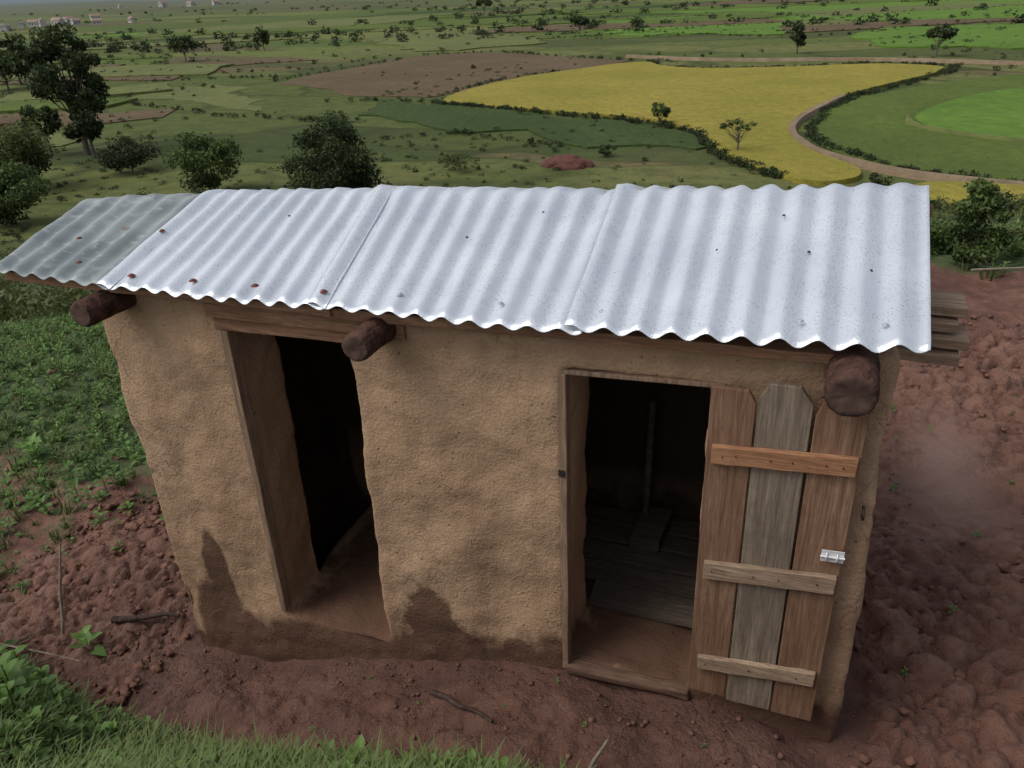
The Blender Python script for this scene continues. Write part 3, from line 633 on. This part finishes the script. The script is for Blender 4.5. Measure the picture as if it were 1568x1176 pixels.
def weed_t(nl,h=.6,L=.35,W=.11,stem=True):
    V=[];F=[];T=[]
    for i in range(nl):
        t=(i+.5)/nl; a=i*2.4+random.uniform(-.3,.3); el=random.uniform(.1,.7)+t*.5
        d=Vector((math.cos(a)*math.cos(el),math.sin(a)*math.cos(el),math.sin(el)))
        o=Vector((0,0,h*t))+Vector((d.x,d.y,0))*.06*(h/.6); s=(1-.45*t)*random.uniform(.75,1.15)
        v,f=leafgeo(o,d,Vector((0,0,1)),L*s,W*s,random.uniform(.1,.6)); k=len(V)
        V+=[tuple(q) for q in v]; F+=[tuple(j+k for j in q) for q in f]; tt=random.uniform(.1,.5)+.5*t; T+=[tt]*len(v)
    if stem:
        r=.016*min(1,h/.6); v,f=tube([(0,0,-.05),(.01,0,h*.5),(0,.01,h)],[r,r*.75,r*.4],4); k=len(V); V+=[tuple(q) for q in v]; F+=[tuple(j+k for j in q) for q in f]; T+=[.5]*len(v)
    return np.array(V),np.array(F),np.array(T)
shr=[shrub_t(60,.12) for i in range(5)]; shf=[shrub_t(190,.055) for i in range(5)]; gts=[grass_t(14) for i in range(6)]; wds=[weed_t(9) for i in range(4)]+[weed_t(6,.25,.4,.12) for i in range(3)]
def rnd(n,x0,x1,y0,y1): return np.stack([R.uniform(x0,x1,n),R.uniform(y0,y1,n)],1)
def polar(n,r0,r1,a0,a1):
    r=np.exp(R.uniform(math.log(r0),math.log(r1),n)); a=R.uniform(a0,a1,n); return np.stack([-r*np.sin(a),r*np.cos(a)-2.85],1)
def inpoly(P,xy):
    c=np.zeros(len(xy),bool);n=len(P)
    for i in range(n):
        a=P[i];b=P[(i+1)%n]
        k=((a[1]>xy[:,1])!=(b[1]>xy[:,1])); xx=(b[0]-a[0])*(xy[:,1]-a[1])/((b[1]-a[1]) or 1e-9)+a[0]; c^=k&(xy[:,0]<xx)
    return c
OLV=dec('-10,980 3,1129 43,1266 129,1399 311,1597 420,1500 250,741 167,741 86,779 33,837 5,890')
Y2=[(7.6,73.9),(24,73.3),(24,60),(8.3,60)]
xy=polar(4600,55,420,-.35,1.15); cl=fbm(xy[:,0]*.03,xy[:,1]*.03,3,91); az=np.arctan2(-xy[:,0],xy[:,1])
keep=(cl+R.uniform(-.3,.3,len(xy))+.35*sst(.4,.9,az)>.10)&~inpoly(YEL,xy)&~inpoly(OLV,xy)&~inpoly(Y2,xy)
xy=xy[keep]; I=list(mkinst(xy,5,.5,1.,-.1,.0,.7)); I[5]*=(.4+np.hypot(xy[:,0],xy[:,1])/170.)*R.uniform(.3,1.3,len(xy)); scatter('valley_scrub',shr,I,[M_leafdk])
xy=polar(1500,15,62,-.35,1.25); az=np.arctan2(-xy[:,0],xy[:,1]+2.85); keep=R.uniform(0,1,len(xy))<(.2+.7*sst(.3,.7,az)); xy=xy[keep]
scatter('hillside_scrub',shf,mkinst(xy,5,.3,1.5,-.15,.1,.9),[M_leafye])
def along(P,step,jit):
    out=[]
    for a,b in zip(P[:-1],P[1:]):
        l=math.dist(a,b); 
        for i in range(int(l/step)+1): t=random.random(); out.append((a[0]+(b[0]-a[0])*t+random.uniform(-jit,jit),a[1]+(b[1]-a[1])*t+random.uniform(-jit,jit)))
    return out
pts=along([(-25.4,168.7),(-8.0,170),(7.3,176),(22,171),(20,161),(12,144.5),(4,129),(0.2,113)],.35,.8)
pts+=along([(.8,111),(-1.2,101),(-.4,94),(2.0,87.5),(6,81.5)],.3,.3)
pts+=along([(-38.5,187),(-33.3,176),(-25.4,169)],.6,.6)+along([(-14.5,98.5),(-12.,90),(-9.2,82.5),(-3.,74)],.22,.6)+along([(-60,119.5),(-38.7,110.6),(-27.8,106.5),(-20,102.5),(-14.5,97)],.3,.7)
pts+=along([(5.5,81.5),(9.5,77.6),(17.5,74.9),(26,73.6)],.5,.2)+along([(8,64.5),(12,60.8),(20,60)],.3,.8)
pts+=along([(-114,151),(-110,185),(-106,212)],1.5,1)+along([(-64,126),(-61,150),(-52,169)],1.,.6)+along([(-100,320),(-48,279),(-13,252),(10,262),(23,285)],2,1)
pts+=along([(-77,122),(-63,121),(-38,111)],.8,.5)+along([(-105,212),(-88,219),(-56,197),(-40,188)],1.2,.8)
pts+=along([(-150,150),(-120,160),(-114,151)],1.2,1)+along([(-145,125),(-110,112),(-90,104),(-60,100)],1.1,1)+along([(-52,88),(-44,94),(-28,86)],.7,.6)
for P in edges: pts+=along(P[:3],2.2,.8)
xy=np.array(pts); scatter('field_hedge',shr,mkinst(xy,5,.45,1.25,.1,.0,.5),[M_leafdk])
xy=polar(1100,300,1500,-.2,1.2); cl=fbm(xy[:,0]*.006,xy[:,1]*.006,3,191); xy=xy[cl+R.uniform(-.3,.3,len(xy))>.05]
scatter('distant_trees',shr,mkinst(xy,5,2.5,6.5,-.3,.0,.5),[M_leafdk])
def dens(xy,f=1.): return xy[R.uniform(0,1,len(xy))<grassy(xy[:,0],xy[:,1])*f]
def outside(xy): return xy[~((xy[:,0]>-3.6)&(xy[:,0]<.7)&(xy[:,1]>-.25)&(xy[:,1]<1.9))]
xy=outside(dens(rnd(8500,-13,-3.6,-2.,9.),.8)); scatter('low_weeds',wds,mkinst(xy,7,.08,.34,0,.1,.95),[M_weed])
xy=outside(dens(rnd(7500,-13,-3.4,-2.,9.),.85)); scatter('grass',gts,mkinst(xy,6,.08,.22,0,.0,.8),[M_grass])
xy=dens(rnd(6000,-8,9,3.,16.),.9); xy=xy[(-.368*xy[:,0]+.93*(xy[:,1]+2.85))>6.]; scatter('grass',gts,mkinst(xy,6,.12,.32,0,.0,.8),[M_grass])
xy=dens(rnd(1200,-14,9,4.,16.),.9); scatter('low_weeds',wds,mkinst(xy,7,.2,.45,0,.1,.7),[M_weed])
xy=dens(rnd(9500,-6.,-.0,-2.3,-.45)); yfv=foot(xy[:,0]); xy=xy[(xy[:,1]<yfv+.06)]
scatter('bank_grass',gts,mkinst(xy,6,.07,.18,0,.1,.9),[M_grass])
xy2=xy[R.uniform(0,1,len(xy))<.42]; I=list(mkinst(xy2,7,.08,.24,0,.2,.95)); I[5]*=1+.5*sst(-2.5,-4.,xy2[:,0]); scatter('bank_weeds',wds,I,[M_weed])
xy=rnd(70,.6,4,.5,6); scatter('low_weeds',wds,mkinst(xy,7,.05,.14,0.03,.2,.8),[M_weed])
xy=rnd(16,-3.4,.4,-.7,-.1); scatter('seedlings',wds,mkinst(xy,7,.03,.07,0.01,.3,.9),[M_weed])
def plant(name,x,y,h,L,Wl,nl,tint):
    V,F,T=weed_t(nl,h,L,Wl); V=V+np.array([x,y,g1(x,y)]); return fastmesh(name,V,F,[M_weed],smooth=True,tint=np.clip(T*.6+tint,0,1))
plant('broadleaf_weed',-7.0,1.7,.22,.26,.07,12,.5); plant('broadleaf_weed',-6.4,.3,.25,.22,.06,12,.4); plant('broadleaf_weed',-6.9,.6,.3,.22,.07,12,.3)
for x,y,h,L,W_ in ((-3.75,-1.0,.34,.15,.052),(-3.55,-1.12,.28,.14,.05),(-3.95,-.92,.32,.16,.055),(-4.2,-.80,.34,.17,.058),(-3.3,-1.2,.2,.11,.04),(-4.5,-.9,.44,.19,.065),(-4.05,-1.1,.34,.16,.055),(-2.9,-1.2,.14,.1,.035),(-4.4,-.58,.26,.16,.055),(-4.75,-.5,.36,.18,.06),(-3.6,-.90,.24,.14,.048),(-3.15,-1.0,.16,.11,.038),(-4.1,-.66,.20,.14,.048),(-3.85,-.78,.22,.14,.046)): plant('broadleaf_weed',x,y,h,L,W_,14,.2)
plant('broadleaf_weed',-4.15,-.28,.16,.17,.045,7,.4)
plant('sapling',-1.70,-.78,.20,.14,.038,9,.5); plant('sapling',-1.12,-.72,.15,.12,.037,8,.45); plant('sapling',-.98,-.70,.13,.11,.035,7,.4); plant('sapling',-1.25,-.73,.13,.11,.032,7,.45); plant('sapling',-1.45,-.76,.11,.09,.028,6,.5); plant('sapling',-1.85,-.82,.14,.1,.03,7,.35); plant('sapling',-2.2,-.83,.13,.1,.03,7,.3); plant('sapling',-.85,-.72,.1,.1,.03,6,.35)
plant('broadleaf_weed',-5.6,-.2,.35,.22,.06,12,.3)
def stick(name,pts,r,mat=M_stick):
    v,f_=tube(pts,[r*(1-.5*i/(len(pts)-1)) for i in range(len(pts))],7); return meshobj(name,v,f_,mat,None,True)
def st(name,x0,y0,h0,x1,y1,h1,r,mat=M_stick):
    a=Vector((x0,y0,g1(x0,y0)+h0));b=Vector((x1,y1,g1(x1,y1)+h1)); k=[a]
    for t in (.25,.5,.75): k.append(a.lerp(b,t)+Vector((random.uniform(-1,1),random.uniform(-1,1),random.uniform(0,1)))*r*.7)
    stick(name,k+[b],r,mat)
st('dry_stick',-4.45,-.25,-.03,-4.55,.05,.62,.014)
st('dry_stick',-4.9,-.6,.25,-4.0,-.45,.15,.008)
st('dry_stick',-.66,-.58,-.04,-.55,-.49,.17,.013)
st('fallen_branch',-1.58,-.24,.03,-1.15,-.42,.045,.016,M_dkstick)
st('fallen_branch',-4.15,-.05,.07,-3.72,.12,.07,.025,M_dkstick)
st('fallen_branch',-.2,-.42,.025,.1,-.47,.035,.009,M_dkstick)
st('dry_stick',1.75,6.6,.25,3.2,6.9,.30,.014)
# ---- loose soil clods
def clod_t():
    bm=bmesh.new(); bmesh.ops.create_cube(bm,size=1.4); bmesh.ops.subdivide_edges(bm,edges=bm.edges[:],cuts=2,use_grid_fill=True)
    for v in bm.verts: v.co=v.co.normalized()*(.6+.7*random.random()); v.co.z*=.65
    V=np.array([tuple(v.co) for v in bm.verts]);F=np.array([[v.index for v in f.verts] for f in bm.faces]); bm.free(); return V,F,np.zeros(len(V))
cts=[clod_t() for i in range(10)]
def clods(name,xy,s0,s1,lift=0.):
    I=list(mkinst(xy,10,0,1)); I[5]=s0*(s1/s0)**(R.uniform(0,1,len(xy))**2.2); I[3]+=lift-I[5]*.1; scatter(name,cts,I,[M_clod],smooth=True)
xy=rnd(5200,.50,5.2,-1.2,5.8); pr=(((xy[:,0]-1.2)/.42)**2+((xy[:,1]-2.9)/1.0)**2)>1; xy=xy[pr&(fbm(xy[:,0]*1.1,xy[:,1]*1.1,3,7)+R.uniform(-.5,.5,len(xy))>-.1)]
clods('soil_clods',xy,.008,.038,.025)
xy=rnd(1300,-5.6,-3.55,-1.0,1.4); clods('soil_clods',xy,.008,.045,.025)
xy=rnd(700,-3.8,.8,-.85,-.04); clods('soil_clods',xy,.004,.016,.010)
xy=rnd(900,-12,-4.5,1,7); clods('soil_clods',xy,.01,.05)
# earth mound in the valley
bm=bmesh.new(); bmesh.ops.create_icosphere(bm,subdivisions=4,radius=1)
for v in bm.verts:
    n=float(fbm(v.co.x*2+5,v.co.y*2,3,3)); n2=float(fbm(v.co.x*6,v.co.y*6,2,4)); v.co*=1+.3*n+.1*n2; v.co.x*=2.7;v.co.y*=1.9;v.co.z=max(v.co.z,-.1)*.95
me=bpy.data.meshes.new('earth_mound'); bm.to_mesh(me); bm.free(); me.materials.append(flat_mat('mound_earth',(.085,.034,.028),(.13,.055,.043),2,.95))
o=bpy.data.objects.new('earth_mound',me); o.location=(-24.1,76.7,VAL); link(o)
# ---- distant village
M_wl=flat_mat('whitewash',(.36,.35,.33),(.5,.48,.46),.5,.9,bs=0); M_rf=flat_mat('house_roof',(.20,.13,.10),(.35,.27,.22),.5,.9,bs=0); M_win=flat_mat('house_window',(.02,.02,.02),(.05,.05,.05),1,.4,bs=0)
def house(x,y,w_,d_,h,rot):
    V=boxv(-w_/2,w_/2,-d_/2,d_/2,-1,h); F_=[tuple(f) for f in BF]; mi=[0]*6
    k=len(V); e=.4; V+=[(-w_/2-e,-d_/2-e,h-.1),(w_/2+e,-d_/2-e,h-.1),(w_/2+e,d_/2+e,h-.1),(-w_/2-e,d_/2+e,h-.1),(-w_/2-e,0,h+d_*.38),(w_/2+e,0,h+d_*.38)]
    F_+=[(k,k+1,k+5,k+4),(k+2,k+3,k+4,k+5),(k,k+4,k+3),(k+1,k+2,k+5),(k,k+3,k+2,k+1)]; mi+=[1,1,0,0,1]
    for wx in (-.3,0,.3):
        for s in (-1,1):
            k=len(V); a=wx*w_; yy=s*(d_/2+.03); V+=[(a-.5,yy,h*.35),(a+.5,yy,h*.35),(a+.5,yy,h*.7),(a-.5,yy,h*.7)]; F_.append((k,k+1,k+2,k+3)); mi.append(2)
    o=meshobj('village_house',V,F_,[M_wl,M_rf,M_win],None,mi=mi); o.location=(x,y,g1(x,y)); o.rotation_euler=(0,0,rot)
for i,(x,y,w_,h) in enumerate([(-635,565,10,4.5),(-622,572,7,4),(-648,560,8,5),(-585,560,7,3.5),(-601,485,8,4),(-612,490,6,3.5),(-660,600,9,4.5),(-572,585,6,3.5),(-690,660,9,4.5),(-655,545,7,4),(-670,570,8,4),(-972,1066,12,6),(-940,1090,10,5),(-897,1098,10,5),(-1010,1020,11,5)]):
    house(x,y,w_,w_*.6,h,i*1.3)
# ------------------------------------------------------------ camera / light
cam=bpy.data.cameras.new('camera'); cam.sensor_width=36; cam.lens=1200/1568*36; cam.clip_end=20000; cam.clip_start=.05
co=bpy.data.objects.new('camera',cam); link(co); scn.camera=co
p=math.atan(614/1200);ps=math.radians(21.6);ro=math.atan(.047)
H=Vector((-math.sin(ps),math.cos(ps),0));Rh=Vector((math.cos(ps),math.sin(ps),0));Uz=Vector((0,0,1))
fw=H*math.cos(p)-Uz*math.sin(p);up=H*math.sin(p)+Uz*math.cos(p)
cx=Rh*math.cos(ro)-up*math.sin(ro);cy=Rh*math.sin(ro)+up*math.cos(ro)
mm=Matrix((cx,cy,-fw)).transposed().to_4x4(); mm.translation=Vector((0,-2.85,3.2)); co.matrix_world=mm
SE,SA=math.radians(52),math.radians(232)
W=bpy.data.worlds.new('World'); scn.world=W; W.use_nodes=True; nt=W.node_tree
bg=nt.nodes['Background']; sky=nt.nodes.new('ShaderNodeTexSky'); sky.sky_type='NISHITA'; sky.sun_disc=False
sky.sun_elevation=SE; sky.sun_rotation=SA; sky.dust_density=3; sky.air_density=1.; sky.ozone_density=1.
hs=nt.nodes.new('ShaderNodeHueSaturation'); hs.inputs['Saturation'].default_value=.4
nt.links.new(sky.outputs[0],hs.inputs['Color']); nt.links.new(hs.outputs[0],bg.inputs[0]); bg.inputs[1].default_value=.15
L=bpy.data.lights.new('sun','SUN'); L.energy=1.4; L.angle=math.radians(34); L.color=(1,.96,.9)
lo=bpy.data.objects.new('sun',L); link(lo)
dirv=Vector((math.sin(SA)*math.cos(SE),math.cos(SA)*math.cos(SE),math.sin(SE)))
lo.rotation_euler=dirv.to_track_quat('Z','Y').to_euler()
scn.view_settings.view_transform='Standard'; scn.view_settings.look='None'; scn.view_settings.exposure=0
